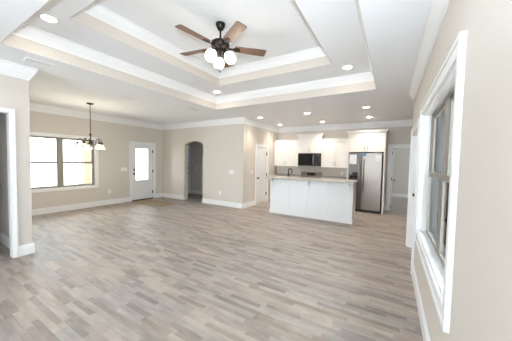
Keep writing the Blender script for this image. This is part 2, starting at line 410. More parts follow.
# baseboards
BH, BT = .155, .018
def base(bm, axis, pos, n, a0, a1):
    """n = +1/-1 direction into the room"""
    def put(t, z0, z1):
        if axis == 'x': bx(bm, pos, pos + n * t, a0, a1, z0, z1)
        else: bx(bm, a0, a1, pos, pos + n * t, z0, z1)
    put(BT, 0.001, BH - .03); put(BT * .72, BH - .03, BH - .012); put(BT * .4, BH - .012, BH)
def baseboard(name, label, *runs):
    b = NB()
    for r in runs: base(b, *r)
    struct(name, b, TRIM, label)
baseboard('baseboard_left', 'white baseboard below the dining window', ('x', XL, 1, YN, 4.40), ('x', XL, 1, 5.375, YA))
baseboard('baseboard_arch', 'white baseboard on the arch wall', ('y', YA, -1, XL, AX0), ('y', YA, -1, AX1, XP + BT))
baseboard('baseboard_pantry', 'white baseboard beside the pantry door', ('x', XP, 1, YA - BT, 6.41), ('x', XP, 1, 7.30, 7.46))
baseboard('baseboard_kitchen', 'white baseboard on the kitchen back wall', ('y', YK, -1, -.14, -.11), ('y', YK, -1, .89, XK))
baseboard('baseboard_right', 'white baseboard along the right wall', ('x', XR, -1, YB, 3.585), ('x', XR, -1, 4.865, YE + BT), ('y', YE, 1, XR, XK))
baseboard('baseboard_near_left', 'white baseboard on the near left wall end', ('x', XN, 1, 1.047, YN + BT), ('x', XN, 1, YB, -.11), ('y', YN, 1, XL, XN))
baseboard('baseboard_hall', 'white baseboard seen through the near left doorway', ('y', YN - .12, -1, XL, XN - .12))
baseboard('baseboard_hall_arch', 'white baseboard in the dim hall behind the arch', ('y', HY, -1, -7.42, -4.1))
baseboard('baseboard_far_room', 'white baseboard in the room beyond the kitchen doorway', ('y', 11.7, -1, -1.2, 3.4))

# casings
def casing(bm, axis, pos, n, a0, a1, z0, z1, wd=.09, th=.02, sill=False):
    def put(s0, s1, q0, q1, t=th):
        if axis == 'x': bx(bm, pos + n * .0005, pos + n * t, s0, s1, q0, q1)
        else: bx(bm, s0, s1, pos + n * .0005, pos + n * t, q0, q1)
    zb = z0 - wd if sill else z0
    put(a0 - wd, a0, zb, z1 + wd); put(a1, a1 + wd, zb, z1 + wd); put(a0, a1, z1, z1 + wd)
    if sill: put(a0, a1, z0 - wd, z0)
    # raised outer back-band
    e = .022; k = .0015
    put(a0 - wd - k, a0 - wd + e, zb - (k if sill else 0), z1 + wd + k, th + .008); put(a1 + wd - e, a1 + wd + k, zb - (k if sill else 0), z1 + wd + k, th + .008); put(a0 - wd + e, a1 + wd - e, z1 + wd - e, z1 + wd + k, th + .008)
    if sill: put(a0 - wd + e, a1 + wd - e, z0 - wd - k, z0 - wd + e, th + .008)
def jamb(bm, axis, p0, p1, a0, a1, z0, z1, t=.015, sill=False):
    def put(s0, s1, q0, q1):
        if axis == 'x': bx(bm, p0, p1, s0, s1, q0, q1)
        else: bx(bm, s0, s1, p0, p1, q0, q1)
    put(a0, a0 + t, z0, z1); put(a1 - t, a1, z0, z1); put(a0 + t, a1 - t, z1 - t, z1)
    if sill: put(a0 + t, a1 - t, z0, z0 + t)

# ------------------------------------------------------------------ windows
def window(name, label, axis_x, n, op, recess, cw):
    """double window of two hung units in a wall at plane x; n = direction into the room"""
    y0, y1, z0, z1 = op
    rt_ = sroot(name, (axis_x, (y0 + y1) / 2, z0), label)
    b = NB(); casing(b, 'x', axis_x, n, y0, y1, z0, z1, cw, sill=True)
    obj('window_casing', b, TRIM, rt_, label='white window casing')
    b = NB(); jamb(b, 'x', axis_x, axis_x - n * .13, y0, y1, z0, z1, .015, True); obj('window_jamb', b, TRIM, rt_, label='white window return')
    xf0, xf1 = axis_x - n * recess, axis_x - n * (recess + .05)
    ym = (y0 + y1) / 2; t = .015
    b = NB()
    bx(b, xf0, xf1, ym - .048, ym + .048, z0 + t, z1 - t)
    bx(b, xf0, xf1, y0 + t, y0 + t + .035, z0 + t, z1 - t); bx(b, xf0, xf1, y1 - t - .035, y1 - t, z0 + t, z1 - t)
    for s0, s1 in ((y0 + t + .035, ym - .048), (ym + .048, y1 - t - .035)):
        bx(b, xf0, xf1, s0, s1, z1 - t - .022, z1 - t); bx(b, xf0, xf1, s0, s1, z0 + t, z0 + t + .022)
    obj('window_frame', b, TAUPE, rt_, label='taupe window frame and mullion')
    zm = (z0 + z1) / 2
    for s0, s1 in ((y0 + t + .035, ym - .048), (ym + .048, y1 - t - .035)):
        for q0, q1, dx, lo in ((z0 + .037, zm + .028, -.004, 1), (zm - .028, z1 - .037, .020, 0)):
            a, c2 = xf0 - n * dx, xf0 - n * (dx + .02)
            b = NB(); f = .026; fb, ft = (f, .052) if lo else (.052, f)
            bx(b, a, c2, s0, s0 + f, q0, q1); bx(b, a, c2, s1 - f, s1, q0, q1); bx(b, a, c2, s0 + f, s1 - f, q0, q0 + fb); bx(b, a, c2, s0 + f, s1 - f, q1 - ft, q1)
            so = obj('sash', b, TAUPE, rt_)
            m_ = (a + c2) / 2
            b = NB(); bx(b, m_ - .002, m_ + .002, s0 + f, s1 - f, q0 + fb, q1 - ft); obj('window_pane', b, GLASS, so, label='clear glass')
    return rt_
window('window_1', 'dining room double window in white casing', XL, 1, DW, .045, .066)
window('window_2', 'right-hand double window in white casing', XR, -1, RW, .075, .09)

# ------------------------------------------------------------------ doors
def panel_face(bm, axis, pos, n, a0, a1, z0, z1, t=.008):
    """a raised frame with a recessed field drawn as raised bead around it"""
    w_ = .025
    for s0, s1, q0, q1 in ((a0, a0 + w_, z0, z1), (a1 - w_, a1, z0, z1), (a0 + w_, a1 - w_, z0, z0 + w_), (a0 + w_, a1 - w_, z1 - w_, z1)):
        if axis == 'x': bx(bm, pos - n * .002, pos + n * t, s0, s1, q0, q1)
        else: bx(bm, s0, s1, pos - n * .002, pos + n * t, q0, q1)
def knob(parent, name, p, n, r=.028):
    b = NB(); n = Vector(n)
    lathe(b, [(r, 0), (r, .008), (r * .4, .012), (r * .4, .035), (r * .95, .042), (r, .055), (r * .8, .068), (0.001, .07)], p, n, 16)
    return obj(name, b, BLACK, parent, smooth=True, label='black door hardware')
def hinge(parent, p, axis='x'):
    b = NB(); x, y, z = p
    bx(b, x - .012, x + .012, y - .014, y + .014, z - .05, z + .05)
    tube(b, [(x, y, z - .055), (x, y, z + .055)], .009, 8)
    obj('hinge', b, BRONZE, parent, label='dark hinge')
# door_1: front door
y0, y1, z0, z1 = FD
d = sroot('door_1', (XL, (y0 + y1) / 2, 0), 'white front door with a tall glass lite')
b = NB(); casing(b, 'x', XL, 1, y0, y1, 0, z1, .088); obj('door_casing', b, TRIM, d)
b = NB(); jamb(b, 'x', XL, XL - .13, y0, y1, 0, z1, .015); obj('door_jamb', b, TRIM, d)
xs = XL - .02; g = (4.625, 5.10, .70, 1.805)
b = NB(); t = .016
for s0, s1, q0, q1 in ((y0 + t, g[0], .03, z1 - t), (g[1], y1 - t, .03, z1 - t), (g[0], g[1], .03, g[2]), (g[0], g[1], g[3], z1 - t)):
    bx(b, xs - .042, xs, s0, s1, q0, q1)
panel_face(b, 'x', xs, 1, y0 + .10, (y0 + y1) / 2 - .03, .13, .60); panel_face(b, 'x', xs, 1, (y0 + y1) / 2 + .03, y1 - .10, .13, .60)
slab = obj('door_slab', b, DOORM, d)
b = NB()
for s0, s1, q0, q1 in ((g[0] - .03, g[0] + .008, g[2] - .03, g[3] + .03), (g[1] - .008, g[1] + .03, g[2] - .03, g[3] + .03), (g[0], g[1], g[2] - .03, g[2] + .008), (g[0], g[1], g[3] - .008, g[3] + .03)):
    bx(b, xs, xs + .012, s0, s1, q0, q1)
obj('lite_frame', b, DOORM, slab)
b = NB(); bx(b, xs - .023, xs - .019, g[0], g[1], g[2], g[3]); obj('door_pane', b, GLASS, slab, label='clear door glass')
knob(d, 'door_knob', (xs, y0 + .075, .93), (1, 0, 0)); knob(d, 'deadbolt', (xs, y0 + .075, 1.07), (1, 0, 0), .026)
for z in (.25, 1.0, 1.72): hinge(d, (XL - .006, y1 - .012, z))
b = NB(); bx(b, XL - .14, XL + .03, y0 - .01, y1 + .01, .001, .028); obj('threshold', b, BRONZE, d, label='dark metal threshold')
# door_2: pantry door
y0, y1, z0, z1 = PN
d = sroot('door_2', (XP, (y0 + y1) / 2, 0), 'white two-panel pantry door')
b = NB(); casing(b, 'x', XP, 1, y0, y1, 0, z1, .085); obj('door_casing', b, TRIM, d)
b = NB(); jamb(b, 'x', XP, XP - .12, y0, y1, 0, z1, .015); obj('door_jamb', b, TRIM, d)
b = NB(); bx(b, XP - .05, XP - .012, y0 + .016, y1 - .016, .012, z1 - .016)
panel_face(b, 'x', XP - .012, 1, y0 + .12, y1 - .12, .98, 1.80); panel_face(b, 'x', XP - .012, 1, y0 + .12, y1 - .12, .20, .82)
obj('door_slab', b, DOORM, d)
knob(d, 'door_knob', (XP - .012, y0 + .065, .88), (1, 0, 0))
for z in (.30, .98, 1.71): hinge(d, (XP - .002, y1 - .012, z))
# door_3: kitchen doorway, leaf swung open into the far room
x0, x1, z0, z1 = KD
d = sroot('door_3', ((x0 + x1) / 2, YK, 0), 'cased kitchen doorway with its white door swung open')
b = NB(); casing(b, 'y', YK, -1, x0, x1, 0, z1, .09); obj('door_casing', b, TRIM, d)
b = NB(); jamb(b, 'y', YK, YK + .14, x0, x1, 0, z1, .018); obj('door_jamb', b, TRIM, d)
b = NB(); bx(b, x0 + .022, x0 + .058, YK + .16, YK + .94, .012, z1 - .02); obj('door_slab', b, DOORM, d)
for z in (.12, .98, 1.78): hinge(d, (x0 + .024, YK + .03, z))
knob(d, 'door_knob', (x0 + .058, YK + .87, .9), (1, 0, 0))
# door_4: patio door in the right wall
y0, y1, z0, z1 = PD
d = sroot('door_4', (XR, (y0 + y1) / 2, 0), 'white patio door recessed in the right wall')
b = NB(); casing(b, 'x', XR, -1, y0, y1, 0, z1, .088); obj('door_casing', b, TRIM, d)
b = NB(); jamb(b, 'x', XR, XR + .15, y0, y1, 0, z1, .02); obj('door_jamb', b, TRIM, d)
b = NB(); bx(b, XR + .095, XR + .14, y0 + .021, y1 - .021, .02, z1 - .022)
panel_face(b, 'x', XR + .095, -1, y0 + .14, y1 - .14, .2, .85); panel_face(b, 'x', XR + .095, -1, y0 + .14, y1 - .14, 1.0, 1.8)
obj('door_slab', b, DOORM, d)
knob(d, 'door_knob', (XR + .095, y1 - .09, .93), (-1, 0, 0))
# door_5: cased opening in the near left wall
y0, y1, z0, z1 = ND
d = sroot('door_5', (XN, (y0 + y1) / 2, 0), 'white cased doorway in the near left wall')
b = NB(); casing(b, 'x', XN, 1, y0, y1, 0, z1, .047); obj('door_casing', b, TRIM, d)
b = NB(); jamb(b, 'x', XN, XN - .12, y0, y1, 0, z1, .008); obj('door_jamb', b, TRIM, d)
# door_6: door in the hall behind the arch
HX = -7.42
d = sroot('door_6', (HX, 6.5, 0), 'white door in the dim hall behind the arch')
b = NB(); casing(b, 'x', HX, 1, 6.10, 6.90, 0, 1.94, .08); obj('door_casing', b, TRIM, d)
b = NB(); bx(b, HX + .001, HX + .011, 6.10, 6.90, .012, 1.94)
panel_face(b, 'x', HX + .011, 1, 6.2, 6.8, 1.0, 1.8); panel_face(b, 'x', HX + .011, 1, 6.2, 6.8, .2, .85); obj('door_slab', b, DOORM, d)
knob(d, 'door_knob', (HX + .011, 6.83, .88), (1, 0, 0)); knob(d, 'deadbolt', (HX + .011, 6.83, 1.10), (1, 0, 0), .024)

# ------------------------------------------------------------------ cabinets
def shaker(bm, x0, x1, y, z0, z1, rail=.055):
    """door facing -y, front face at y"""
    bx(bm, x0, x1, y + .010, y + .020, z0, z1)
    for a0, a1, q0, q1 in ((x0, x0 + rail, z0, z1), (x1 - rail, x1, z0, z1), (x0 + rail, x1 - rail, z0, z0 + rail), (x0 + rail, x1 - rail, z1 - rail, z1)):
        bx(bm, a0, a1, y, y + .010, q0, q1)
    return bm
def pull(parent, x, y, z0, z1):
    b = NB(); tube(b, [(x, y - .028, z0), (x, y - .028, z1)], .0075, 8)
    for z in (z0 + .02, z1 - .02): tube(b, [(x, y, z), (x, y - .028, z)], .005, 8)
    return obj('handle', b, NICKEL, parent, smooth=True, label='brushed nickel bar pull')
def cab_crown(bm, x0, x1, yf, yb, z0, hgt, proj, left=True, right=True):
    pr = [(0, 0), (proj * .25, .1 * hgt), (proj * .4, .4 * hgt), (proj * .8, .75 * hgt), (proj, .82 * hgt), (proj, hgt), (0, hgt)]
    # front and side returns, as stacked slabs following the profile
    for (u0, a), (u1, c2) in zip(pr[:-2], pr[1:-1]):
        u = max(u0, u1); bx(bm, x0 - (u if left else 0), x1 + (u if right else 0), yf - u, yb, z0 + a, z0 + max(c2, a + .002))
def upper(name, label, x0, x1, yf, z0, z1, crown_h, proj, pulls, left=True, right=True, ybk=None):
    yb = (ybk or YK) - .002
    t_ = thing(name, label, 'cabinet', ((x0 + x1) / 2, (yf + yb) / 2, z0))
    b = NB(); bx(b, x0, x1, yf + .021, yb, z0, z1); obj('cabinet_body', b, CAB, t_)
    b = NB(); cab_crown(b, x0, x1, yf + .02, yb, z1, crown_h, proj, left, right); obj('crown_moulding', b, CAB, t_)
    xm = (x0 + x1) / 2; e = .004
    for a0, a1, px in ((x0 + e, xm - e / 2, xm - .035), (xm + e / 2, x1 - e, xm + .035)):
        dd = obj('cabinet_door', shaker(NB(), a0, a1, yf, z0 + e, z1 - .012), CAB, t_)
        pull(dd, px, yf, *pulls)
    return t_
YU = 7.74
upper('wall_cabinet', 'off-white two-door wall cabinet left of the microwave', -3.815, -2.865, YU, 1.285, 2.20, .045, .02, (1.345, 1.475), False, False)
upper('microwave_cabinet', 'short off-white cabinet with crown above the black microwave', -2.862, -2.055, YU - .03, 1.755, 2.325, .085, .055, (1.80, 1.91))
upper('wall_cabinet', 'off-white two-door wall cabinet between the microwave and the refrigerator', -2.052, -1.185, YU, 1.285, 2.20, .045, .02, (1.345, 1.475), False, False)
t_ = upper('refrigerator_cabinet', 'off-white two-door cabinet with crown and tall side panels around the refrigerator', -1.165, -.165, 7.40, 1.775, 2.325, .085, .055, (1.825, 1.955))
for a0, a1 in ((-1.165, -1.13), (-.205, -.165)):
    b = NB(); bx(b, a0, a1, 7.40, YK - .003, .001, 1.775); obj('side_panel', b, CAB, t_)

def base_cab(label, x0, x1):
    yf = 7.455
    t_ = thing('base_cabinet', label, 'cabinet', ((x0 + x1) / 2, 7.76, 0))
    b = NB(); bx(b, x0, x1, yf + .021, YK - .002, .10, .875); bx(b, x0, x1, yf + .09, YK - .002, .001, .10); obj('cabinet_body', b, CAB, t_)
    xm = (x0 + x1) / 2
    for a0, a1, px in ((x0 + .004, xm - .002, xm - .035), (xm + .002, x1 - .004, xm + .035)):
        dd = obj('cabinet_door', shaker(NB(), a0, a1, yf, .115, .68), CAB, t_); pull(dd, px, yf, .53, .65)
        dd = obj('drawer', shaker(NB(), a0, a1, yf, .69, .865, .035), CAB, t_)
        b = NB(); xc = (a0 + a1) / 2; tube(b, [(xc - .06, yf - .028, .78), (xc + .06, yf - .028, .78)], .007, 8); obj('handle', b, NICKEL, dd)
base_cab('off-white base cabinet under the back counter left of the range', -3.815, -2.845)
base_cab('off-white base cabinet under the back counter beside the refrigerator', -2.075, -1.172)
b = NB(); bx(b, -3.83, -2.838, 7.43, YK - .002, .877, .915, .004); bx(b, -3.83, -2.838, YK - .02, YK - .002, .915, .985)
tag(centre(obj('back_countertop', b, GRAN)), 'speckled stone back counter left of the range', 'countertop')
b = NB(); bx(b, -2.082, -1.17, 7.43, YK - .002, .877, .915, .004); bx(b, -2.082, -1.17, YK - .02, YK - .002, .915, .985)
tag(centre(obj('back_countertop', b, GRAN)), 'speckled stone back counter between the range and the refrigerator', 'countertop')

# range
t_ = thing('range', 'stainless electric range with black glass top below the microwave', 'stove', (-2.46, 7.7, 0))
b = NB(); bx(b, -2.832, -2.088, 7.43, YK - .003, .02, .90); obj('range_body', b, DGREY, t_)
b = NB(); bx(b, -2.836, -2.084, 7.41, 7.99, .90, .925, .005); obj('cooktop', b, BLKGL, t_)
b = NB(); bx(b, -2.832, -2.088, 7.985, YK - .003, .925, 1.105, .008); bg_ = obj('backguard', b, STEEL, t_)
b = NB(); bx(b, -2.62, -2.30, 7.978, 7.986, .985, 1.065); obj('display_panel', b, BLKGL, bg_)
for x in (-2.77, -2.69, -2.23, -2.15):
    b = NB(); lathe(b, [(.024, 0), (.022, .02), (.001, .021)], (x, 7.985, 1.025), (0, -1, 0), 14); obj('knob', b, STEEL2, bg_, smooth=True)
b = NB(); bx(b, -2.825, -2.095, 7.395, 7.43, .27, .86, .006); od = obj('oven_door', b, STEEL, t_)
b = NB(); bx(b, -2.72, -2.20, 7.388, 7.396, .37, .70); obj('oven_window', b, BLKGL, od)
b = NB(); tube(b, [(-2.78, 7.35, .80), (-2.14, 7.35, .80)], .012, 10)
for x in (-2.75, -2.17): tube(b, [(x, 7.35, .80), (x, 7.396, .80)], .009, 8)
obj('handle', b, STEEL, od, smooth=True)
b = NB(); bx(b, -2.825, -2.095, 7.395, 7.43, .06, .255, .006); obj('warming_drawer', b, STEEL, t_)

# microwave
t_ = thing('microwave', 'black over-the-range microwave with a steel handle', 'microwave', (-2.46, 7.86, 1.315))
b = NB(); bx(b, -2.842, -2.075, 7.685, YK - .003, 1.315, 1.752); obj('microwave_body', b, BLKPL, t_)
b = NB(); bx(b, -2.842, -2.27, 7.66, 7.684, 1.335, 1.735, .006); md = obj('microwave_door', b, BLKGL, t_)
for y_, q0, q1 in ((7.655, 1.736, 1.752), (7.662, 1.315, 1.334)):
    b = NB(); bx(b, -2.842, -2.075, y_, 7.684, q0, q1); obj('steel_trim', b, STEEL2, t_, label='stainless trim strip')
b = NB(); bx(b, -2.262, -2.075, 7.662, 7.684, 1.335, 1.735, .004); cp = obj('control_panel', b, BLKGL, t_)
b = NB(); bx(b, -2.20, -2.10, 7.659, 7.663, 1.66, 1.70); obj('clock_display', b, DGREY, cp)
b = NB(); tube(b, [(-2.285, 7.66, 1.37), (-2.285, 7.615, 1.40), (-2.285, 7.605, 1.53), (-2.285, 7.615, 1.67), (-2.285, 7.66, 1.70)], .017, 10); obj('handle', b, STEEL, md, smooth=True, label='curved steel handle')

# refrigerator
FX0, FX1, FY, FS = -1.118, -.242, 7.345, -.745
t_ = thing('refrigerator', 'stainless side-by-side refrigerator with black water dispenser', 'refrigerator', ((FX0 + FX1) / 2, 7.7, 0))
b = NB(); bx(b, FX0 + .005, FX1 - .005, FY + .065, YK - .03, .03, 1.735); obj('refrigerator_body', b, DGREY, t_)
b = NB(); bx(b, FX0 + .01, FX1 - .01, FY + .03, FY + .065, .012, .075); obj('kick_grille', b, BLKPL, t_)
fd = obj('freezer_door', bx(NB(), FX0, FS - .004, FY, FY + .06, .085, 1.745, .012), STEEL2, t_, smooth=True)
rd = obj('refrigerator_door', bx(NB(), FS + .004, FX1, FY, FY + .06, .085, 1.745, .012), STEEL, t_, smooth=True)
for dd, x in ((fd, FS - .045), (rd, FS + .045)):
    b = NB(); tube(b, [(x, FY, .62), (x, FY - .05, .66), (x, FY - .055, 1.10), (x, FY - .05, 1.52), (x, FY, 1.56)], .013, 10); obj('handle', b, STEEL, dd, smooth=True, label='steel bar handle')
b = NB(); bx(b, -1.075, -.865, FY - .006, FY + .001, .83, 1.18, .002); dp = obj('dispenser', b, BLKGL, fd, label='black water dispenser')
b = NB(); bx(b, -1.055, -.885, FY - .012, FY - .006, .84, .99); bx(b, -1.04, -.90, FY - .03, FY - .006, .835, .85); bx(b, -1.0, -.94, FY - .02, FY - .006, .99, 1.03)
obj('dispenser_tray', b, BLKPL, dp)
b = NB(); bx(b, FX0 + .02, -.90, FY - .003, FY + .001, 1.42, 1.70); obj('paper_sheet', b, PAPER, fd, label='white paper sheet taped on the freezer door')
b = NB(); bx(b, FX1 - .16, FX1 - .03, FY - .003, FY + .001, 1.46, 1.68); obj('paper_sheet', b, PAPER, rd, label='pale energy sheet on the right door')
b = NB(); bx(b, FS - .095, FS - .008, FY - .004, FY + .001, 1.66, 1.735); obj('sticker', b, BLUEP, fd, label='blue sticker by the door gap')
b = NB(); bx(b, FS + .008, FS + .10, FY - .004, FY + .001, 1.66, 1.735); obj('sticker', b, BLUEP, rd, label='blue sticker by the door gap')
for x in (FX0 + .1, FX1 - .1):
    b = NB(); tube(b, [(x, FY + .3, .001), (x, FY + .3, .03)], .02, 10); obj('foot', b, BLKPL, t_)

# island
IX0, IX1, IY0, IY1, IZ = -2.935, -.755, 5.765, 6.34, .975
t_ = thing('kitchen_island', 'white panelled kitchen island facing the living room', 'kitchen island', ((IX0 + IX1) / 2, (IY0 + IY1) / 2, 0))
b = NB(); bx(b, IX0 + .012, IX1 - .012, IY0 + .012, IY1, .001, IZ); obj('island_body', b, ISL, t_)
b = NB()
seams = [IX0 + .06 + (IX1 - IX0 - .12) * i / 4 for i in range(5)]
for s0, s1 in zip(seams, seams[1:]): bx(b, s0 + .0015, s1 - .0015, IY0 + .004, IY0 + .012, .11, IZ)
obj('front_panel', b, ISL, t_)
b = NB(); bx(b, IX0, IX0 + .06, IY0, IY0 + .0115, .001, IZ); bx(b, IX0, IX0 + .0115, IY0 + .0115, IY0 + .06, .001, IZ); obj('corner_board', b, ISL, t_)
b = NB(); bx(b, IX1 - .06, IX1, IY0, IY0 + .0115, .001, IZ); bx(b, IX1 - .0115, IX1, IY0 + .0115, IY0 + .06, .001, IZ); obj('corner_board', b, ISL, t_)
b = NB(); bx(b, IX0 - .008, IX1 + .008, IY0 - .010, IY0 + .0035, .001, .085); bx(b, IX0 - .008, IX1 + .008, IY0 - .005, IY0 + .0035, .085, .105); bx(b, IX1 + .0005, IX1 + .008, IY0 + .004, IY1, .001, .1)
obj('base_moulding', b, TRIM, t_)
for x in (-2.86, -1.83, -.84):
    b = NB(); pts = [(x - .022, IY0 + .003, IZ), (x - .022, IY0 - .145, IZ), (x - .022, IY0 - .145, IZ - .035)]
    for i in range(9):
        a = PI / 2 * i / 8
        pts.append((x - .022, IY0 - .025 - .115 * (1 - math.sin(a)), IZ - .04 - .17 * (1 - math.cos(a))))
    pts += [(x - .022, IY0 - .025, IZ - .235), (x - .022, IY0 + .003, IZ - .235)]
    prism(b, pts, (.044, 0, 0)); obj('corbel', b, ISL, t_)
for i in range(3):
    a0 = IX0 + .03 + (IX1 - IX0 - .06) * i / 3; a1 = a0 + (IX1 - IX0 - .06) / 3 - .006
    b = NB(); bx(b, a0, a1, IY1 + .0005, IY1 + .02, .11, IZ - .02); obj('cabinet_door', b, ISL, t_)
b = NB(); bx(b, -2.985, -.725, 5.55, 6.36, IZ + .001, IZ + .041, .006)
tag(centre(obj('island_countertop', b, GRAN)), 'speckled beige stone countertop on the white island', 'countertop')
# faucet on the island
ZT = IZ + .0415; fx, fy = -2.61, 6.27
t_ = thing('kitchen_faucet', 'black gooseneck kitchen faucet standing on the island countertop', 'faucet', (fx, fy, ZT))
b = NB(); lathe(b, [(.028, 0), (.028, .008), (.02, .014), (.018, .07), (.013, .08)], (fx, fy, ZT), seg=16); obj('faucet_base', b, BLACK, t_, smooth=True)
pts = [(fx - .045, fy, ZT + .075)]
b = NB(); arcp = [(fx, fy, ZT + .07), (fx, fy, ZT + .17)] + [(fx + .055 - .055 * math.cos(a), fy, ZT + .17 + .055 * math.sin(a)) for a in [PI * k / 10 for k in range(1, 11)]] + [(fx + .112, fy, ZT + .145)]
tube(b, arcp, .015, 10); obj('spout', b, BLACK, t_, smooth=True)
b = NB(); lathe(b, [(.013, 0), (.018, -.015), (.018, -.055), (.014, -.062)], (fx + .113, fy, ZT + .148), seg=14); obj('spray_head', b, BLACK, t_, smooth=True)
b = NB(); tube(b, [(fx + .015, fy, ZT + .045), (fx + .05, fy, ZT + .06), (fx + .085, fy, ZT + .08)], .006, 8); obj('lever', b, BLACK, t_, smooth=True)

# ------------------------------------------------------------------ ceiling fan
FXc, FYc, ZBL, RB = -2.09, 2.49, 3.005, .645
t_ = thing('ceiling_fan', 'five-blade walnut ceiling fan with three lit globes in the tray', 'ceiling fan', (FXc, FYc, H2 - .5))
C0 = V(FXc, FYc, 0)
b = NB(); lathe(b, [(.066, H2 - .001), (.066, H2 - .012), (.058, H2 - .04), (.034, H2 - .085), (.022, H2 - .09)], C0); obj('canopy', b, BRONZE, t_, smooth=True)
b = NB(); lathe(b, [(.0135, H2 - .088), (.0135, ZBL + .09)], C0, seg=14); obj('downrod', b, BRONZE, t_, smooth=True)
b = NB(); lathe(b, [(.02, ZBL + .115), (.035, ZBL + .11), (.045, ZBL + .085), (.10, ZBL + .075), (.125, ZBL + .055), (.128, ZBL + .01), (.11, ZBL - .015), (.08, ZBL - .03), (.075, ZBL - .04)], C0)
obj('motor_housing', b, BRONZE, t_, smooth=True)
b = NB(); lathe(b, [(.07, ZBL - .041), (.072, ZBL - .075), (.055, ZBL - .095), (.03, ZBL - .11), (.024, ZBL - .125), (.001, ZBL - .13)], C0); obj('light_fitter', b, BRONZE, t_, smooth=True)
TH0 = 1.40191628 + PI
blades = []
for i in range(5):
    a = TH0 - i * 2 * PI / 5
    M = Matrix.Translation((FXc, FYc, ZBL)) @ Matrix.Rotation(a, 4, 'Z') @ Matrix.Rotation(math.radians(-11), 4, 'X')
    b = NB(); n = 6; out = [(.20, -.052), (.23, -.058), (RB - .02, -.070), (RB - .004, -.064), (RB, -.05), (RB, .05), (RB - .004, .064), (RB - .02, .070), (.23, .058), (.20, .052)]
    prism(b, [M @ V(x, y, -.004) for x, y in out], (M.to_3x3() @ V(0, 0, .008)))
    bl = obj('blade', b, BLADE, t_); blades.append(bl)
    b = NB(); M2 = Matrix.Translation((FXc, FYc, ZBL)) @ Matrix.Rotation(a, 4, 'Z') @ Matrix.Rotation(math.radians(-11), 4, 'X')
    out = [(.09, -.018), (.17, -.014), (.21, -.036), (.27, -.03), (.285, 0), (.27, .03), (.21, .036), (.17, .014), (.09, .018)]
    prism(b, [M2 @ V(x, y, -.011) for x, y in out], (M2.to_3x3() @ V(0, 0, .0065)))
    obj('blade_iron', b, BRONZE, bl, label='dark bronze blade arm')
def globe_prof(): return [(.030, 0), (.040, -.012), (.062, -.038), (.074, -.07), (.076, -.095), (.068, -.125), (.056, -.145)]
view = math.atan2(FYc, FXc) + .10
for k in range(3):
    a = view + k * 2 * PI / 3
    ax = V(-math.cos(a) * .75, -math.sin(a) * .75, 1).normalized()
    p = V(FXc + math.cos(a) * .085, FYc + math.sin(a) * .085, ZBL - .075)
    b = NB(); lathe(b, [(.02, .02), (.032, .0), (.034, -.02), (.028, -.024)], p, ax, 16); tube(b, [V(FXc, FYc, ZBL - .08) + V(math.cos(a), math.sin(a), 0) * .03, p], .012, 10)
    hd = obj('lamp_holder', b, BRONZE, t_, smooth=True)
    b = NB(); lathe(b, globe_prof(), p - ax * .018, ax, 22, cap=False); lathe(b, [(.03, -.02), (.045, -.05), (.045, -.095), (.02, -.12), (.001, -.125)], p - ax * .018, ax, 16); obj('glass_shade', b, FROST, hd, smooth=True, label='lit frosted glass shade')
    lamp('fan_bulb', 'POINT', p - ax * .20, 2.5, (1.0, .86, .68), .05)
b = NB(); tube(b, [(FXc + .02, FYc - .02, ZBL - .12), (FXc + .02, FYc - .02, ZBL - .33)], .0022, 6); lathe(b, [(.002, 0), (.008, -.008), (.009, -.02), (.001, -.03)], (FXc + .02, FYc - .02, ZBL - .325), seg=10)
obj('pull_chain', b, BRONZE, t_)

# ------------------------------------------------------------------ dining chandelier
CX, CY = -6.20, 2.68
t_ = thing('chandelier', 'five-light dark metal chandelier with white glass shades by the dining window', 'chandelier', (CX, CY, 1.6))
P = V(CX, CY, 0)
b = NB(); lathe(b, [(.075, H - .001), (.075, H - .012), (.055, H - .028), (.012, H - .034), (.009, H - .05)], P); obj('canopy', b, BRONZE, t_, smooth=True)
b = NB(); lathe(b, [(.0075, H - .045), (.0075, 2.01)], P, seg=10); obj('rod', b, BRONZE, t_, smooth=True)
b = NB(); lathe(b, [(.008, 2.03), (.022, 2.01), (.022, 1.985), (.012, 1.97), (.011, 1.86), (.026, 1.835), (.040, 1.80), (.030, 1.755), (.014, 1.735), (.018, 1.715), (.006, 1.69)], P); obj('column', b, BRONZE, t_, smooth=True)
for k in range(5):
    a = 2 * PI * k / 5 + .35; u = V(math.cos(a), math.sin(a), 0); q = V(0, 0, 1)
    pts = [P + u * .02 + q * 1.775, P + u * .08 + q * 1.755, P + u * .135 + q * 1.80, P + u * .16 + q * 1.87, P + u * .195 + q * 1.905, P + u * .235 + q * 1.885, P + u * .25 + q * 1.84, P + u * .25 + q * 1.81]
    b = NB(); tube(b, pts, .0075, 8); am = obj('arm', b, BRONZE, t_, smooth=True)
    b = NB(); lathe(b, [(.008, 1.825), (.030, 1.818), (.033, 1.785), (.026, 1.775)], P + u * .25, seg=16); obj('lamp_holder', b, BRONZE, am, smooth=True)
    b = NB(); lathe(b, [(.030, 1.777), (.040, 1.765), (.052, 1.735), (.066, 1.70), (.088, 1.665), (.086, 1.663), (.062, 1.70), (.047, 1.737), (.034, 1.768)], P + u * .25, seg=24, cap=False)
    obj('glass_shade', b, CHGL, am, smooth=True, label='white flared glass shade')
lamp('chandelier_glow', 'POINT', (CX, CY, 1.62), 24, (1.0, .86, .66), .2)

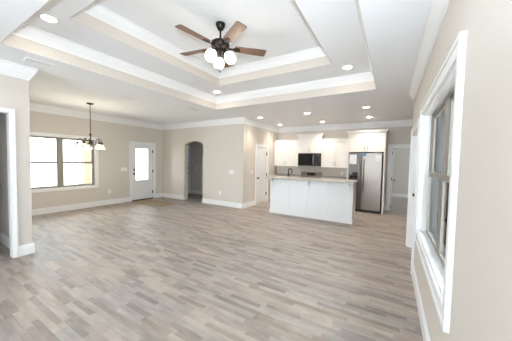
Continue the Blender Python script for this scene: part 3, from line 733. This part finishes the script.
# ------------------------------------------------------------------ recessed lights
def downlight(loc, label):
    t_ = thing('recessed_light', label, 'ceiling light', loc, 'recessed ceiling lights')
    x, y, z = loc
    b = NB(); lathe(b, [(.068, -.0005), (.095, -.0005), (.095, -.004), (.088, -.010), (.072, -.012), (.066, -.006)], loc, seg=28, cap=False); obj('trim_ring', b, TRIM, t_, smooth=True)
    b = NB(); lathe(b, [(.0685, -.001), (.0685, -.005), (.001, -.0055)], loc, seg=28); obj('lens', b, LED, t_, label='lit lens')
    return t_
cans = [((-3.40, 5.92, H), 'lit recessed light nearest the outer corner of the pantry wall'),
        ((-3.42, 7.35, H), 'lit recessed light above the left wall cabinets by the pantry'),
        ((-1.965, 5.89, H), 'lit recessed light above the middle of the island'),
        ((-1.94, 7.33, H), 'lit recessed light in front of the cabinets right of the microwave'),
        ((-.555, 5.83, H), 'lit recessed light over the right end of the island'),
        ((-.59, 7.10, H), 'lit recessed light in front of the refrigerator cabinet'),
        ((-3.42, 1.075, H1), 'large lit recessed light in the near left corner of the tray step'),
        ((-3.53, 4.11, H1), 'lit recessed light in the far left corner of the tray step below the fan'),
        ((-.69, 4.06, H1), 'lit recessed light in the far right corner of the tray step')]
first = downlight(cans[0][0], cans[0][1])
for loc, lab in cans[1:]: dup(first, loc, lab)
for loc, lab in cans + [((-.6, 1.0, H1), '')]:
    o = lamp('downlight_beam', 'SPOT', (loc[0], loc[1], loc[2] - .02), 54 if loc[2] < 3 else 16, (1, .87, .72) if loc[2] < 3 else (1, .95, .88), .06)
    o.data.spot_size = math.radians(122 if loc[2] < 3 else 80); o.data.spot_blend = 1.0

# ceiling registers
def vent(loc, lx, ly, label):
    t_ = thing('air_vent', label, 'air vent', loc, 'ceiling air registers'); x, y, z = loc
    b = NB(); e = .02
    for a0, a1, c0, c1 in ((-lx, lx, -ly, -ly + e), (-lx, lx, ly - e, ly), (-lx, -lx + e, -ly + e, ly - e), (lx - e, lx, -ly + e, ly - e)): bx(b, x + a0, x + a1, y + c0, y + c1, z - .010, z - .0005)
    obj('vent_frame', b, TRIM, t_)
    b = NB(); k = 5
    for i in range(k):
        xx = x - lx + e + (2 * lx - 2 * e) * (i + .5) / k
        prism(b, [(xx - .010, y - ly + e, z - .003), (xx + .006, y - ly + e, z - .012), (xx + .010, y - ly + e, z - .010), (xx - .006, y - ly + e, z - .001)], (0, 2 * ly - 2 * e, 0))
    obj('louvres', b, TRIM, t_)
    b = NB(); bx(b, x - lx + e, x + lx - e, y - ly + e, y + ly - e, z - .0012, z - .0004); obj('vent_shade_sheet', b, SLOT, t_)  # flat dark sheet, the shade inside the duct is put into its colour
vent((-4.17, 1.215, H), .065, .155, 'white ceiling register above the near left wall end')
vent((-4.87, 2.84, H), .07, .14, 'white ceiling register between the chandelier and the tray')
vent((-4.37, 4.20, H), .065, .15, 'grey-slotted ceiling register outside the far left tray corner')
vent((-3.70, 6.62, H), .065, .15, 'small dark ceiling register above the pantry door')

# ------------------------------------------------------------------ switches and outlets
def plate(name, label, cat, p, axis, n, w_, h_, kind):
    x, y, z = p; t_ = thing(name, label, cat, p)
    def put(b, s0, s1, q0, q1, t0, t1, bev=0):
        if axis == 'x': bx(b, x + n * t0, x + n * t1, y + s0, y + s1, z + q0, z + q1, bev)
        else: bx(b, x + s0, x + s1, y + n * t0, y + n * t1, z + q0, z + q1, bev)
    b = NB(); put(b, -w_ / 2, w_ / 2, -h_ / 2, h_ / 2, .0005, .007, .002); obj('cover_plate', b, PLATE, t_)
    if kind == 'outlet':
        for q in (-.028, .012): b = NB(); put(b, -.017, .017, q, q + .03, .007, .009); obj('socket', b, PLATE, t_)
    else:
        k = max(1, round(w_ / .055) - 1) if w_ > .08 else 1
        for i in range(k):
            c0 = (i - (k - 1) / 2) * .046; b = NB(); put(b, c0 - .016, c0 + .016, -.033, .033, .007, .012, .002); obj('rocker', b, PLATE, t_)
plate('light_switch', 'wide white switch plate left of the front door', 'light switch', (XL, 4.225, 1.095), 'x', 1, .20, .12, 's')
plate('light_switch', 'wide white switch plate on the beige wall right of the arch', 'light switch', (-4.26, YA, 1.095), 'y', -1, .17, .12, 's')
plate('light_switch', 'single white switch beside the pantry door', 'light switch', (XP, 6.19, 1.095), 'x', 1, .075, .12, 's')
plate('light_switch', 'white switch plate in the dim hall behind the arch', 'light switch', (-7.09, HY, 1.1), 'y', -1, .12, .12, 's')
plate('wall_outlet', 'white outlet under the dining window near the front door', 'outlet', (XL, 3.77, .405), 'x', 1, .075, .12, 'outlet')
plate('wall_outlet', 'white outlet low on the wall right of the arch', 'outlet', (-4.72, YA, .40), 'y', -1, .075, .12, 'outlet')
plate('wall_outlet', 'white outlet above the back counter near the refrigerator', 'outlet', (-1.43, YK, 1.10), 'y', -1, .075, .12, 'outlet')

# ------------------------------------------------------------------ rug by the front door
b = NB(); bx(b, -7.45, -5.97, 4.36, 5.06, .001, .010, .003); ro = centre(obj('entry_rug', b, RUG)); tag(ro, 'flat tan woven mat on the floor in front of the front door', 'rug')

# ------------------------------------------------------------------ outside
b = NB(); bx(b, -60, XL - .2, -40, 60, -.30, -.16); struct('ground', b, CONC, 'pale driveway and yard outside the dining window')
b = NB(); bx(b, .447, 9, -4, YE - .15, -.16, -.05); struct('patio', b, CONC, 'pale patio slab outside the right window')
b = NB(); bx(b, -9.62, -9.36, 3.84, 4.08, .6, 2.899); bx(b, -9.70, -9.28, 3.76, 4.16, -.16, .60); bx(b, -9.73, -9.25, 3.73, 4.19, .60, .66)
tag(centre(obj('porch_column', b, STUC)), 'tan square porch column outside the dining window', 'column')
b = NB(); bx(b, -9.95, XL - .142, 3.3, 6.6, 2.9, 3.05); struct('ceiling_porch_added', b, SIDING, 'unseen white porch roof added to shade the porch column')  # unseen roof, added so the column and ground below it fall into shade
